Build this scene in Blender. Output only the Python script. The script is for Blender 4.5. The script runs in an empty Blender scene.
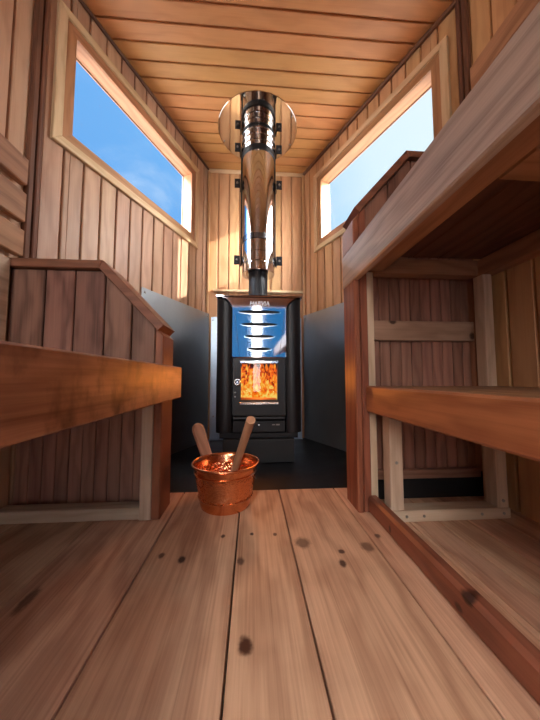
import bpy, bmesh, math, random
from mathutils import Vector
random.seed(7)
SC = bpy.context.scene
COL = SC.collection
V3 = lambda *a: Vector(a)

# ------------------------------------------------------------------ mesh builder
class MB:
    def __init__(s): s.v = []; s.f = []; s.uv = []; s.t = []
    def face(s, pts, uvs, tone):
        i = len(s.v); s.v += [Vector(p) for p in pts]
        s.f.append(list(range(i, i + len(pts)))); s.uv.append(uvs); s.t.append(tone)
    def beam(s, o, U, V, W, c=.003, tone=None):
        """board: grain along U, section V x W, long edges chamfered"""
        o, U, V, W = Vector(o), Vector(U), Vector(V), Vector(W)
        if tone is None: tone = random.random()
        a, b, L = V.length, W.length, U.length
        vn, wn = V / a, W / b
        c = min(c, a * .3, b * .3)
        sec = [(c, 0), (a - c, 0), (a, c), (a, b - c), (a - c, b), (c, b), (0, b - c), (0, c)] if c > 0 else [(0, 0), (a, 0), (a, b), (0, b)]
        p0 = [o + vn * p + wn * q for p, q in sec]; p1 = [p + U for p in p0]
        per = 0; n = len(sec); off = random.random() * 3
        for i in range(n):
            j = (i + 1) % n; d = (p0[j] - p0[i]).length
            s.face([p0[i], p0[j], p1[j], p1[i]], [(off, per), (off, per + d), (off + L, per + d), (off + L, per)], tone)
            per += d
        s.face(list(reversed(p0)), [(p, q) for p, q in reversed(sec)], tone)
        s.face(p1, [(p, q) for p, q in sec], tone)
    def box(s, x0, x1, y0, y1, z0, z1, g='z', c=.002, tone=None):
        o = V3(x0, y0, z0); X, Y, Z = V3(x1 - x0, 0, 0), V3(0, y1 - y0, 0), V3(0, 0, z1 - z0)
        if g == 'x': s.beam(o, X, Y, Z, c, tone)
        elif g == 'y': s.beam(o, Y, Z, X, c, tone)
        else: s.beam(o, Z, X, Y, c, tone)
    def slab(s, poly, o, U, V, N, t, c=.003, grain='v', tone=None):
        """polygon (u,v) in plane o,U,V; front looks along N, thickness t behind it"""
        o, U, V, N = Vector(o), Vector(U).normalized(), Vector(V).normalized(), Vector(N).normalized()
        if tone is None: tone = random.random()
        n = len(poly); off = random.random() * 3
        ar = sum(poly[i][0] * poly[(i + 1) % n][1] - poly[(i + 1) % n][0] * poly[i][1] for i in range(n))
        if ar < 0: poly = list(reversed(poly))
        def inset(c):
            out = []
            for i in range(n):
                a, b, d = Vector(poly[i - 1]), Vector(poly[i]), Vector(poly[(i + 1) % n])
                e1, e2 = (b - a).normalized(), (d - b).normalized()
                n1, n2 = Vector((-e1.y, e1.x)), Vector((-e2.y, e2.x))
                k = 1 + n1.dot(n2)
                out.append(b + (n1 + n2) * (c / max(k, .2)))
            return out
        P = lambda q, d: o + U * q[0] + V * q[1] - N * d
        uv = (lambda q: (q[1] + off, q[0])) if grain == 'v' else (lambda q: (q[0] + off, q[1]))
        fr = inset(c) if c > 0 else [Vector(p) for p in poly]
        ou = [Vector(p) for p in poly]
        s.face([P(q, 0) for q in fr], [uv(q) for q in fr], tone)
        s.face([P(q, t) for q in reversed(ou)], [uv(q) for q in reversed(ou)], tone)
        for i in range(n):
            j = (i + 1) % n
            if c > 0: s.face([P(ou[i], c), P(ou[j], c), P(fr[j], 0), P(fr[i], 0)], [uv(ou[i]), uv(ou[j]), uv(fr[j]), uv(fr[i])], tone)
            s.face([P(ou[i], t), P(ou[j], t), P(ou[j], c), P(ou[i], c)], [uv(ou[i] * 1.02), uv(ou[j] * 1.02), uv(ou[j]), uv(ou[i])], tone)
    def tube(s, p0, p1, r0, r1=None, n=20, cap=True, tone=.5):
        p0, p1 = Vector(p0), Vector(p1); r1 = r0 if r1 is None else r1
        d = (p1 - p0).normalized(); a = d.orthogonal().normalized(); b = d.cross(a); L = (p1 - p0).length
        A = [p0 + (a * math.cos(k * 2 * math.pi / n) + b * math.sin(k * 2 * math.pi / n)) * r0 for k in range(n)]
        B = [p1 + (a * math.cos(k * 2 * math.pi / n) + b * math.sin(k * 2 * math.pi / n)) * r1 for k in range(n)]
        for k in range(n):
            j = (k + 1) % n; w = 2 * math.pi * r0 / n
            s.face([A[k], A[j], B[j], B[k]], [(0, k * w), (0, k * w + w), (L, k * w + w), (L, k * w)], tone)
        if cap:
            s.face(list(reversed(A)), [(.01 * k, 0) for k in range(n)], tone); s.face(B, [(.01 * k, 0) for k in range(n)], tone)
    def lathe(s, prof, c, n=48, closed=False, a0=0, a1=2 * math.pi, tone=.5):
        c = Vector(c); full = abs(a1 - a0 - 2 * math.pi) < 1e-6
        m = len(prof); steps = n
        ang = [a0 + (a1 - a0) * k / n for k in range(n + 1)]
        P = lambda i, k: c + V3(prof[i][0] * math.cos(ang[k]), prof[i][0] * math.sin(ang[k]), prof[i][1])
        le = [0]
        for i in range(1, m): le.append(le[-1] + math.hypot(prof[i][0] - prof[i - 1][0], prof[i][1] - prof[i - 1][1]))
        rng = range(m) if closed else range(m - 1)
        for i in rng:
            j = (i + 1) % m
            for k in range(steps):
                pts = [P(i, k), P(i, k + 1), P(j, k + 1), P(j, k)]
                r = max(prof[i][0], .02)
                s.face(pts, [(ang[k] * r, le[i]), (ang[k + 1] * r, le[i]), (ang[k + 1] * r, le[j]), (ang[k] * r, le[j])], tone)
        if closed and not full:
            for k in (0, n): s.face([P(i, k) for i in range(m)], [(0, 0)] * m, tone)
    def torus(s, c, ax, R, r, n=28, m=10):
        c, ax = Vector(c), Vector(ax).normalized(); a = ax.orthogonal().normalized(); b = ax.cross(a)
        P = lambda i, j: c + (a * math.cos(i * 2 * math.pi / n) + b * math.sin(i * 2 * math.pi / n)) * (R + r * math.cos(j * 2 * math.pi / m)) + ax * r * math.sin(j * 2 * math.pi / m)
        for i in range(n):
            for j in range(m):
                s.face([P(i, j), P(i + 1, j), P(i + 1, j + 1), P(i, j + 1)], [(0, 0)] * 4, .5)

def build(name, mb, mat, parent=None, base=None, smooth=None):
    """links the builder as ONE mesh object, vertices relative to the thing's base"""
    root = parent
    while root is not None and root.parent is not None: root = root.parent
    b = Vector(base) if base is not None else (Vector(root.location) if root is not None else V3(0, 0, 0))
    me = bpy.data.meshes.new(name)
    me.from_pydata([v - b for v in mb.v], [], mb.f)
    ul = me.uv_layers.new(name='UVMap'); at = me.attributes.new('tone', 'FLOAT', 'FACE')
    for p, uvs in zip(me.polygons, mb.uv):
        for li, q in zip(p.loop_indices, uvs): ul.data[li].uv = (q[0], q[1])
    for i, t in enumerate(mb.t): at.data[i].value = t
    bm = bmesh.new(); bm.from_mesh(me)
    bmesh.ops.remove_doubles(bm, verts=bm.verts, dist=1e-5)
    bmesh.ops.recalc_face_normals(bm, faces=bm.faces)
    bm.to_mesh(me); bm.free()
    if smooth:
        for p in me.polygons: p.use_smooth = True
        me.set_sharp_from_angle(angle=math.radians(smooth))
    me.materials.append(mat)
    o = bpy.data.objects.new(name, me); COL.objects.link(o)
    if parent is not None:
        o.parent = parent
    else: o.location = b
    return o
def tag(o, label=None, cat=None, group=None, kind=None):
    if label: o['label'] = label
    if cat: o['category'] = cat
    if group: o['group'] = group
    if kind: o['kind'] = kind
    return o
def thing(name, label, cat, loc, group=None):
    o = bpy.data.objects.new(name, None); COL.objects.link(o); o.location = loc; o.empty_display_size = .05
    return tag(o, label, cat, group)
def struct(name, mb, mat, parent=None, smooth=None):
    o = build(name, mb, mat, parent, smooth=smooth)
    o['kind'] = 'structure'
    return o

# ------------------------------------------------------------------ materials
class NT:
    def __init__(s, name):
        s.m = bpy.data.materials.new(name); s.m.use_nodes = True; s.t = s.m.node_tree; s.t.nodes.clear()
        s.out = s.n('ShaderNodeOutputMaterial')
    def n(s, k, **p):
        x = s.t.nodes.new(k)
        for a, b in p.items(): setattr(x, a, b)
        return x
    def l(s, a, b): s.t.links.new(a, b)
    def math(s, op, a, b=None, c=None):
        x = s.n('ShaderNodeMath', operation=op)
        for i, q in enumerate((a, b, c)):
            if q is None: continue
            if isinstance(q, (int, float)): x.inputs[i].default_value = q
            else: s.l(q, x.inputs[i])
        return x.outputs[0]
    def vmath(s, op, a, b=None):
        x = s.n('ShaderNodeVectorMath', operation=op)
        for i, q in enumerate((a, b)):
            if q is None: continue
            if isinstance(q, (tuple, list)): x.inputs[i].default_value = q
            else: s.l(q, x.inputs[i])
        return x.outputs['Value'] if op in ('LENGTH', 'DOT_PRODUCT') else x.outputs[0]
    def noise(s, vec, scale, detail=4, rough=.55, dist=0):
        x = s.n('ShaderNodeTexNoise'); x.inputs['Scale'].default_value = scale; x.inputs['Detail'].default_value = detail
        x.inputs['Roughness'].default_value = rough; x.inputs['Distortion'].default_value = dist
        s.l(vec, x.inputs['Vector']); return x.outputs['Fac']
    def ramp(s, fac, stops):
        x = s.n('ShaderNodeValToRGB'); e = x.color_ramp.elements
        while len(e) < len(stops): e.new(.5)
        for i, (p, c) in enumerate(stops): e[i].position = p; e[i].color = (c[0], c[1], c[2], 1)
        s.l(fac, x.inputs[0]); return x.outputs[0]
    def mix(s, fac, a, b, mode='MIX'):
        x = s.n('ShaderNodeMix', data_type='RGBA', blend_type=mode)
        for i, q in ((0, fac), (6, a), (7, b)):
            if isinstance(q, (int, float)): x.inputs[i].default_value = q
            elif isinstance(q, tuple): x.inputs[i].default_value = (*q[:3], 1)
            else: s.l(q, x.inputs[i])
        return x.outputs[2]
    def bsdf(s, **kw):
        x = s.n('ShaderNodeBsdfPrincipled')
        for k, q in kw.items():
            k = k.replace('_', ' ')
            if isinstance(q, tuple): x.inputs[k].default_value = (*q[:3], 1)
            elif isinstance(q, (int, float)): x.inputs[k].default_value = q
            else: s.l(q, x.inputs[k])
        s.l(x.outputs[0], s.out.inputs[0]); return x

def srgb(r, g, b):
    f = lambda c: (c / 255 / 12.92) if c / 255 <= .04045 else ((c / 255 + .055) / 1.055) ** 2.4
    return (f(r), f(g), f(b))

def desat(c, k):
    l = .25 * c[0] + .6 * c[1] + .15 * c[2]
    return tuple(l + (q - l) * k for q in c)

def wood(name, light, dark, rough=.5, var=.35, ring=26, knots=(), fine=.5, spec=.35, stain=0., autoknot=0., sat=.9, con=1.15, grain=.22):
    light, dark = desat(light, sat), desat(dark, sat)
    N = NT(name)
    uv = N.n('ShaderNodeUVMap'); uv.uv_map = 'UVMap'
    at = N.n('ShaderNodeAttribute', attribute_name='tone'); tone = at.outputs['Fac']
    cmb = N.n('ShaderNodeCombineXYZ'); N.l(N.math('MULTIPLY', tone, 37.), cmb.inputs[0]); N.l(N.math('MULTIPLY', tone, 11.3), cmb.inputs[1]); N.l(N.math('MULTIPLY', tone, 5.), cmb.inputs[2])
    p = N.vmath('ADD', uv.outputs[0], cmb.outputs[0])
    # slow wander of the growth rings, then bands across the board
    wander = N.noise(N.vmath('MULTIPLY', p, (2.2, 7., 1.)), 1., 3)
    sep = N.n('ShaderNodeSeparateXYZ'); N.l(p, sep.inputs[0])
    ph = N.math('ADD', N.math('MULTIPLY', sep.outputs[1], ring * 6.), N.math('MULTIPLY', wander, 26.))
    rings = N.math('MULTIPLY_ADD', N.math('SINE', ph), .5, .5)
    rings = N.math('POWER', rings, 1.6)
    fineg = N.noise(N.vmath('MULTIPLY', p, (5., 190., 1.)), 1., 5, .6)
    blot = N.noise(N.vmath('MULTIPLY', p, (3., 10., 1.)), 1., 4)
    fac = N.math('ADD', N.math('MULTIPLY', rings, .34), N.math('ADD', N.math('MULTIPLY', fineg, fine), N.math('MULTIPLY', blot, .45)))
    fac = N.math('SUBTRACT', fac, .3 + (fine - .5) * .5)
    fac = N.math('MULTIPLY_ADD', N.math('SUBTRACT', fac, .42), con, .45)
    lines = N.noise(N.vmath('MULTIPLY', p, (1.6, 130., 1.)), 1., 3, .7)
    lines = N.math('POWER', N.math('MINIMUM', N.math('MAXIMUM', N.math('MULTIPLY_ADD', lines, 3.2, -1.35), 0.), 1.), 2.)
    fac = N.math('ADD', fac, N.math('MULTIPLY', lines, grain))
    mid = tuple((a + b) / 2 for a, b in zip(light, dark))
    col = N.ramp(fac, [(0.05, light), (.5, mid), (.95, dark)])
    # each board has a tone of its own
    hsv = N.n('ShaderNodeHueSaturation'); N.l(col, hsv.inputs['Color'])
    N.l(N.math('MULTIPLY_ADD', tone, var, 1 - var / 2), hsv.inputs['Value'])
    N.l(N.math('MULTIPLY_ADD', N.math('FRACT', N.math('MULTIPLY', tone, 7.3)), .012, .496), hsv.inputs['Hue'])
    col = hsv.outputs[0]
    if stain:
        g = N.n('ShaderNodeNewGeometry')
        sm = N.noise(N.vmath('MULTIPLY', g.outputs['Position'], (7., 15., 9.)), 1., 5, .6)
        col = N.mix(N.math('MULTIPLY', N.math('SMOOTH_MIN', N.math('MAXIMUM', N.math('SUBTRACT', sm, .47), 0.), .3, .1), stain * 5), col, tuple(c * .45 for c in dark))
    if autoknot:
        vo = N.n('ShaderNodeTexVoronoi'); vo.inputs['Scale'].default_value = 1.
        N.l(N.vmath('MULTIPLY', p, (2.6, 6., 1.)), vo.inputs['Vector'])
        k = N.n('ShaderNodeMapRange', interpolation_type='SMOOTHSTEP'); N.l(vo.outputs['Distance'], k.inputs[0])
        k.inputs[1].default_value = .03; k.inputs[2].default_value = .075; k.inputs[3].default_value = autoknot; k.inputs[4].default_value = 0
        col = N.mix(k.outputs[0], col, tuple(c * .3 for c in dark))
    if knots:
        g = N.n('ShaderNodeNewGeometry'); wob = N.noise(g.outputs['Position'], 60., 3)
        tot = None
        for (x, y, z, rx, ry, rz, st) in knots:
            d = N.vmath('LENGTH', N.vmath('MULTIPLY', N.vmath('SUBTRACT', g.outputs['Position'], (x, y, z)), (1 / rx, 1 / ry, 1 / rz)))
            d = N.math('ADD', d, N.math('MULTIPLY_ADD', wob, .9, -.45))
            k = N.n('ShaderNodeMapRange', interpolation_type='SMOOTHSTEP'); N.l(d, k.inputs[0])
            k.inputs[1].default_value = .45; k.inputs[2].default_value = 1.1; k.inputs[3].default_value = st; k.inputs[4].default_value = 0
            tot = k.outputs[0] if tot is None else N.math('MAXIMUM', tot, k.outputs[0])
        col = N.mix(tot, col, (dark[0] * .16, dark[1] * .11, dark[2] * .10))
    bp = N.n('ShaderNodeBump'); bp.inputs['Strength'].default_value = .2; bp.inputs['Distance'].default_value = .002; N.l(fac, bp.inputs['Height'])
    b = N.bsdf(Base_Color=col, Roughness=rough); b.inputs['Specular IOR Level'].default_value = spec
    N.l(bp.outputs[0], b.inputs['Normal'])
    return N.m

def metal(name, col, rough, metallic=1., bump=0., noise=0., scale=(30, 30, 30), spec=.5):
    N = NT(name); g = N.n('ShaderNodeTexCoord')
    r = rough; c = col
    if noise:
        nz = N.noise(N.vmath('MULTIPLY', g.outputs['Object'], scale), 1., 5, .6)
        r = N.math('MULTIPLY_ADD', nz, noise, rough - noise / 2)
        c = N.mix(nz, tuple(x * .75 for x in col), tuple(min(1, x * 1.25) for x in col))
    b = N.bsdf(Base_Color=c, Roughness=r, Metallic=metallic); b.inputs['Specular IOR Level'].default_value = spec
    if bump:
        nz = N.noise(N.vmath('MULTIPLY', g.outputs['Object'], scale), 1., 3)
        bp = N.n('ShaderNodeBump'); bp.inputs['Strength'].default_value = bump; bp.inputs['Distance'].default_value = .001
        N.l(nz, bp.inputs['Height']); N.l(bp.outputs[0], b.inputs['Normal'])
    return N.m

def glass(name, tint, refl=1.):
    N = NT(name); t = N.n('ShaderNodeBsdfTransparent'); t.inputs[0].default_value = (*tint, 1)
    g = N.n('ShaderNodeBsdfGlossy'); g.inputs['Roughness'].default_value = .02
    f = N.n('ShaderNodeFresnel'); f.inputs[0].default_value = 1.45
    x = N.n('ShaderNodeMixShader'); ge = N.n('ShaderNodeNewGeometry'); N.l(N.math('MULTIPLY', N.math('MULTIPLY', f.outputs[0], refl), N.math('SUBTRACT', 1., ge.outputs['Backfacing'])), x.inputs[0]); N.l(t.outputs[0], x.inputs[1]); N.l(g.outputs[0], x.inputs[2])
    N.l(x.outputs[0], N.out.inputs[0]); return N.m

M = {}
M['panel'] = wood('alder_panelling', srgb(205, 160, 124), srgb(160, 110, 76), .45, .24, ring=16, con=.8, sat=.85)
M['panel_warm'] = wood('alder_panelling_warm', srgb(214, 163, 112), srgb(176, 120, 72), .45, .2, ring=16, con=.8)
M['ceiling'] = wood('alder_ceiling', srgb(204, 148, 96), srgb(162, 106, 60), .45, .12, ring=12, con=.6, sat=1., grain=.12)
M['trim_pale'] = wood('pale_window_trim', srgb(222, 190, 146), srgb(188, 148, 102), .45, .15, ring=18)
M['trim_dark'] = wood('dark_corner_trim', srgb(120, 76, 54), srgb(84, 50, 36), .5, .2)
M['lining'] = wood('window_lining', srgb(188, 132, 88), srgb(150, 98, 62), .45, .15, autoknot=.3)
M['cedar'] = wood('dark_cedar_boards', srgb(146, 100, 82), srgb(84, 50, 40), .5, .3, ring=14, con=1.5, grain=.3)
M['cedar_cap'] = wood('dark_cedar_cap', srgb(148, 90, 66), srgb(100, 56, 40), .45, .2)
M['post'] = wood('redwood_post', srgb(160, 92, 62), srgb(108, 56, 38), .45, .2, ring=30)
M['clad'] = wood('narrow_brown_boards', srgb(178, 126, 104), srgb(126, 82, 66), .5, .3, ring=30)
M['fascia'] = wood('redwood_fascia', srgb(190, 132, 98), srgb(122, 70, 48), .42, .1, ring=9, stain=.85, con=1.6)
M['fascia_sheen'] = wood('sheen_greyed_fascia', srgb(205, 178, 160), srgb(150, 122, 106), .38, .1, ring=30, fine=.8, grain=.45, sat=.6)  # greyed colour paints in the sky's sheen on the high front board
M['fascia_low'] = wood('redwood_fascia_low', srgb(190, 118, 74), srgb(128, 66, 40), .4, .1, ring=14)
M['pine'] = wood('pale_pine', srgb(214, 188, 160), srgb(176, 144, 114), .55, .15, autoknot=.5)
M['slat'] = wood('backrest_slat', srgb(186, 136, 96), srgb(128, 84, 56), .45, .25, ring=16)
M['seat'] = wood('dark_seat_boards', srgb(120, 76, 58), srgb(78, 46, 36), .55, .2)
M['batten'] = wood('bench_batten', srgb(176, 122, 90), srgb(130, 82, 58), .5, .15)
M['handle'] = wood('ladle_wood', srgb(214, 162, 124), srgb(164, 112, 78), .45, .1, ring=30)
M['black'] = metal('black_steel', (.012, .012, .014), .4, .3, noise=.15, scale=(14, 14, 14))
M['black_matt'] = metal('matt_black_paint', (.012, .012, .013), .5, 0., noise=.1)
M['tray'] = metal('dark_hearth_sheet', (.022, .022, .024), .42, .5, noise=.25, scale=(9, 9, 9))
M['shield'] = metal('dark_sheet_steel', (.30, .325, .35), .42, .75, noise=.2, scale=(5, 5, 3))
M['galv'] = metal('galvanised_sheet', (.40, .49, .60), .36, .9, noise=.15, scale=(12, 12, 12))
M['steel'] = metal('polished_steel', (.60, .62, .65), .07, 1.)
M['reflection_band'] = metal('dark_reflection_steel', (.16, .17, .19), .22, 1.)  # dark tone of the band that imitates a reflection
M['mirror'] = metal('polished_disc', (.66, .64, .60), .05, 1.)
M['panel_steel'] = metal('stove_front_steel', (.60, .62, .68), .055, 1.)
M['chrome'] = metal('chrome', (.85, .85, .86), .15, 1.)
M['white'] = metal('white_lettering', (.9, .9, .92), .4, 0.)
M['screw'] = metal('screw_head', (.35, .33, .3), .35, 1.)
M['rubber'] = metal('dark_hole', (.01, .01, .01), .8, 0)
M['glass'] = glass('window_glass', (.96, .98, 1.), .1)
M['door_glass'] = glass('added_door_tinted_glass', (.040, .120, .19), 1.)  # added rear door's tint, puts blue into the stove front's reflection
M['stove_glass'] = glass('stove_glass', (.95, .92, .88), .8)

def copper():
    N = NT('hammered_copper'); tc = N.n('ShaderNodeTexCoord')
    vo = N.n('ShaderNodeTexVoronoi'); vo.inputs['Scale'].default_value = 105; N.l(tc.outputs['Object'], vo.inputs['Vector'])
    sp = N.n('ShaderNodeSeparateXYZ'); N.l(tc.outputs['Object'], sp.inputs[0])
    z = sp.outputs[2]
    band = N.math('MULTIPLY', N.math('GREATER_THAN', z, .034), N.math('LESS_THAN', z, .103))
    bp = N.n('ShaderNodeBump'); bp.inputs['Distance'].default_value = .004
    N.l(N.math('MULTIPLY', band, .75), bp.inputs['Strength']); N.l(vo.outputs['Distance'], bp.inputs['Height'])
    nz = N.noise(tc.outputs['Object'], 18., 4)
    col = N.mix(nz, (.80, .30, .14), (.95, .45, .23))
    b = N.bsdf(Base_Color=col, Roughness=.2, Metallic=1.); N.l(bp.outputs[0], b.inputs['Normal'])
    return N.m
M['copper'] = copper()

def flame_mat():
    N = NT('flames'); tc = N.n('ShaderNodeTexCoord')
    p = tc.outputs['Object']
    a = N.noise(N.vmath('MULTIPLY', p, (40., 40., 32.)), 1., 5, .65, 1.2)
    sp = N.n('ShaderNodeSeparateXYZ'); N.l(p, sp.inputs[0])
    h = N.math('MULTIPLY', sp.outputs[2], 1.9)             # hotter at the bed of the fire
    f = N.math('SUBTRACT', N.math('MULTIPLY_ADD', a, 2.6, -.66), h)
    col = N.ramp(f, [(.16, (.12, .01, .0)), (.34, (1., .13, .005)), (.46, (1., .22, .01)), (.60, (1., .42, .03)), (.78, (1., .74, .18))])
    e = N.n('ShaderNodeEmission'); N.l(col, e.inputs[0]); e.inputs[1].default_value = .30
    N.l(e.outputs[0], N.out.inputs[0]); return N.m, e
M['flame'], FLAME_E = flame_mat()

# ------------------------------------------------------------------ room (metres; stove looks down -Y at the camera)
HC = 1.85
LA, LB = Vector((-.306, 1.821)), Vector((-.7125, .887))     # angled wall on the left: back corner, side corner
RA, RB = Vector((.368, 1.821)), Vector((.791, .887))
REAR = -1.30
def rects_minus(r, holes):
    out = [r]
    for h in holes:
        nxt = []
        for (a, b, c, d) in out:
            if h[1] <= a or h[0] >= b or h[3] <= c or h[2] >= d: nxt.append((a, b, c, d)); continue
            if a < h[0]: nxt.append((a, h[0], c, d))
            if b > h[1]: nxt.append((h[1], b, c, d))
            m0, m1 = max(a, h[0]), min(b, h[1])
            if c < h[2]: nxt.append((m0, m1, c, h[2]))
            if d > h[3]: nxt.append((m0, m1, h[3], d))
        out = nxt
    return [r for r in out if r[1] - r[0] > .004 and r[3] - r[2] > .004]
GAP = .0088
def panelled(name, P0, P1, inward, z0, z1, first, pitch, mat, holes=(), depth=.010):
    """tongue-and-groove wall: s runs from P0 to P1"""
    P0, P1 = Vector(P0), Vector(P1); L = (P1 - P0).length; u = (P1 - P0) / L
    n = Vector((-u.y, u.x)); n = n if n.dot(Vector(inward)) > 0 else -n
    o, U, Z, N = V3(P0.x, P0.y, 0), V3(u.x, u.y, 0), V3(0, 0, 1), V3(n.x, n.y, 0)
    mb = MB(); s = first
    while s > 0: s -= pitch
    while s < L:
        a, b = max(s + GAP / 2, 0), min(s + pitch - GAP / 2, L); tone = random.random()
        if b - a > .005:
            for r in rects_minus((a, b, z0, z1), holes):
                mb.slab([(r[0], r[2]), (r[1], r[2]), (r[1], r[3]), (r[0], r[3])], o, U, Z, N, depth + .004, .002, 'v', tone)
        s += pitch
    for r in rects_minus((0, L, z0, z1), holes):
        mb.slab([(r[0], r[2]), (r[1], r[2]), (r[1], r[3]), (r[0], r[3])], o - N * depth, U, Z, N, .03, 0, 'v', .0)
    return struct(name, mb, mat)

WIN = (.192, .907, 1.29, 1.675)      # clear opening of a window: s0, s1, z0, z1
panelled('wall_left_angled', LA, LB, (1, 0), -.06, HC, .0535, .0728, M['panel'], [WIN])
panelled('wall_right_angled', RA, RB, (-1, 0), -.06, HC, .064, .0727, M['panel_warm'], [WIN])
panelled('wall_back', (LA.x, 1.821), (RA.x, 1.821), (0, -1), -.06, HC, .073 - .0728, .0728, M['panel_warm'])
panelled('wall_left', LB, (LB.x, REAR), (1, 0), -.06, HC, .012, .083, M['panel'])
panelled('wall_right', RB, (RB.x, REAR), (-1, 0), -.06, HC, .03, .083, M['panel_warm'])
ADDED_DOOR = (.05, 1.45, .20, 1.80)
HOLES = [(.05, .2925, .78, 1.80), (.3325, 1.2125, .20, 1.43)]   # added side light and door, unseen, letting daylight in
panelled('wall_rear', (LB.x, REAR), (RB.x, REAR), (0, 1), -.06, HC, .02, .083, M['panel'], HOLES)

# ceiling boards run across
mb = MB(); y = 1.0405 - .0709 * 40; pit = .0709
def half(y, side):
    A, B = (LA, LB) if side < 0 else (RA, RB)
    if y <= B.y: return B.x + side * .05
    return B.x + (A.x - B.x) * (y - B.y) / (A.y - B.y) + side * .06
while y < 1.86:
    y0, y1 = y + GAP / 2, y + pit - GAP / 2
    if y1 > REAR - .05:
        xl, xr = half(max(y0, -9), -1), half(y0, 1)
        mb.slab([(xl, y0), (xr, y0), (xr, y1), (xl, y1)], (0, 0, HC), (1, 0, 0), (0, 1, 0), (0, 0, -1), .012, .002, 'u')
        mb.slab([(xl, y0 - GAP), (xr, y0 - GAP), (xr, y1), (xl, y1)], (0, 0, HC + .008), (1, 0, 0), (0, 1, 0), (0, 0, -1), .03, 0, 'u', 0.)
    y += pit
struct('ceiling', mb, M['ceiling'])

# floor planks run towards the stove
def Zp(x, y, z=0.):      # a floor knot is listed by where it lies, in metres
    return x, y
KN = [(-.4, .54, .012, .030, .5), (-.512, .505, .010, .02, .4), (-.152, .634, .010, .012, .8), (-.2, .65, .008, .010, .6), (-.07, .715, .007, .008, .7),
      (-.022, .62, .010, .013, .6), (-.0075, .432, .013, .015, .75), (-.0125, .318, .011, .013, .85), (.003, .72, .006, .006, .7), (.062, .715, .006, .006, .6),
      (.125, .675, .022, .020, .45), (.275, .65, .017, .018, .45), (.198, .598, .010, .012, .7), (.209, .636, .009, .007, .7), (-.63, .58, .02, .02, .4), (.32, .69, .009, .009, .6)]
M['floor'] = wood('pine_floor_planks', srgb(222, 172, 134), srgb(168, 116, 84), .48, .12, ring=11, fine=.8, con=1.25, grain=.42, sat=.82, spec=.3, stain=.07,
                  knots=[(x, y, 0, rx * 1.0, ry * 1.25, .02, min(1., s + .25)) for x, y, rx, ry, s in KN])
mb = MB()
for i, (x0, x1) in enumerate(zip(*(lambda e: (e[:-1], e[1:]))([-.80, -.635, -.435, -.2315, -.034, .099, .298, .44, .455, .523, .61, .70, .86]))):
    mb.box(x0 + .0017, x1 - .0017, REAR, .988, -.03, 0, 'y', .0012)
struct('floor', mb, M['floor'])
mb = MB(); mb.box(-.80, .86, REAR, 1.86, -.06, -.034, 'y', 0); struct('floor_underlay', mb, M['rubber'])

# windows
GL = .06
def window(name, A, B, side):
    u = (B - A).normalized(); n = Vector((-u.y, u.x)); n = n if n.x * side < 0 else -n
    o, U, Z, N = V3(A.x, A.y, 0), V3(u.x, u.y, 0), V3(0, 0, 1), V3(n.x, n.y, 0)
    s0, s1, z0, z1 = WIN; g = .038; w = .031
    root = bpy.data.objects.new(name, None); COL.objects.link(root); root.location = o + U * (s0 + s1) / 2 + Z * z0; root['kind'] = 'structure'
    R = lambda a, b, c, d: [(a, c), (b, c), (b, d), (a, d)]
    # flat inner frame round the opening, then the pale mitred trim
    mb = MB()
    for q in ([(s0 - g, z0 - g), (s1 + g, z0 - g), (s1, z0), (s0, z0)], [(s0 - g, z1 + g), (s1 + g, z1 + g), (s1, z1), (s0, z1)]):
        mb.slab(q, o + N * .006, U, Z, N, .006, 0, 'u')
    for q in ([(s0 - g, z0 - g), (s0, z0), (s0, z1), (s0 - g, z1 + g)], [(s1 + g, z0 - g), (s1, z0), (s1, z1), (s1 + g, z1 + g)]):
        mb.slab(q, o + N * .006, U, Z, N, .006, 0, 'v')
    # jambs, head and sill of the recess
    d = GL + .006; e = .0012
    mb.slab(R(s0, s1, 0, d), o + Z * (z1 - e), U, -N, -Z, .02, 0, 'u')
    mb.slab(R(s0, s1, 0, d), o + Z * (z0 + e), U, -N, Z, .02, 0, 'u')
    mb.slab(R(0, d, z0, z1), o + U * (s0 + e), -N, Z, U, .02, 0, 'v')
    mb.slab(R(0, d, z0, z1), o + U * (s1 - e), -N, Z, -U, .02, 0, 'v')
    struct('window_lining', mb, M['lining'], root)
    mb = MB(); a0, a1, b0, b1 = s0 - g, s1 + g, z0 - g, z1 + g
    mb.slab([(a0 - w, b0 - w), (a1 + w, b0 - w), (a1, b0), (a0, b0)], o + N * .015, U, Z, N, .014, .002, 'u')
    mb.slab([(a0 - w, b1 + w), (a1 + w, b1 + w), (a1, b1), (a0, b1)], o + N * .015, U, Z, N, .014, .002, 'u')
    mb.slab([(a0 - w, b0 - w), (a0, b0), (a0, b1), (a0 - w, b1 + w)], o + N * .015, U, Z, N, .014, .002, 'v')
    mb.slab([(a1 + w, b0 - w), (a1, b0), (a1, b1), (a1 + w, b1 + w)], o + N * .015, U, Z, N, .014, .002, 'v')
    struct('window_trim', mb, M['trim_pale'], root)
    mb = MB()                                     # slim gasket round the pane
    for q in (R(s0, s1, z0, z0 + .005), R(s0, s1, z1 - .005, z1), R(s0, s0 + .005, z0, z1), R(s1 - .005, s1, z0, z1)):
        mb.slab(q, o - N * (GL - .003), U, Z, N, .003, 0)
    struct('window_gasket', mb, M['trim_dark'], root)
    mb = MB(); mb.slab(R(s0, s1, z0, z1), o - N * GL, U, Z, N, .004, 0); struct('window_pane', mb, M['glass'], root)
    return root
window('window_1', LA, LB, -1)
window('window_2', RA, RB, 1)

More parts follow.
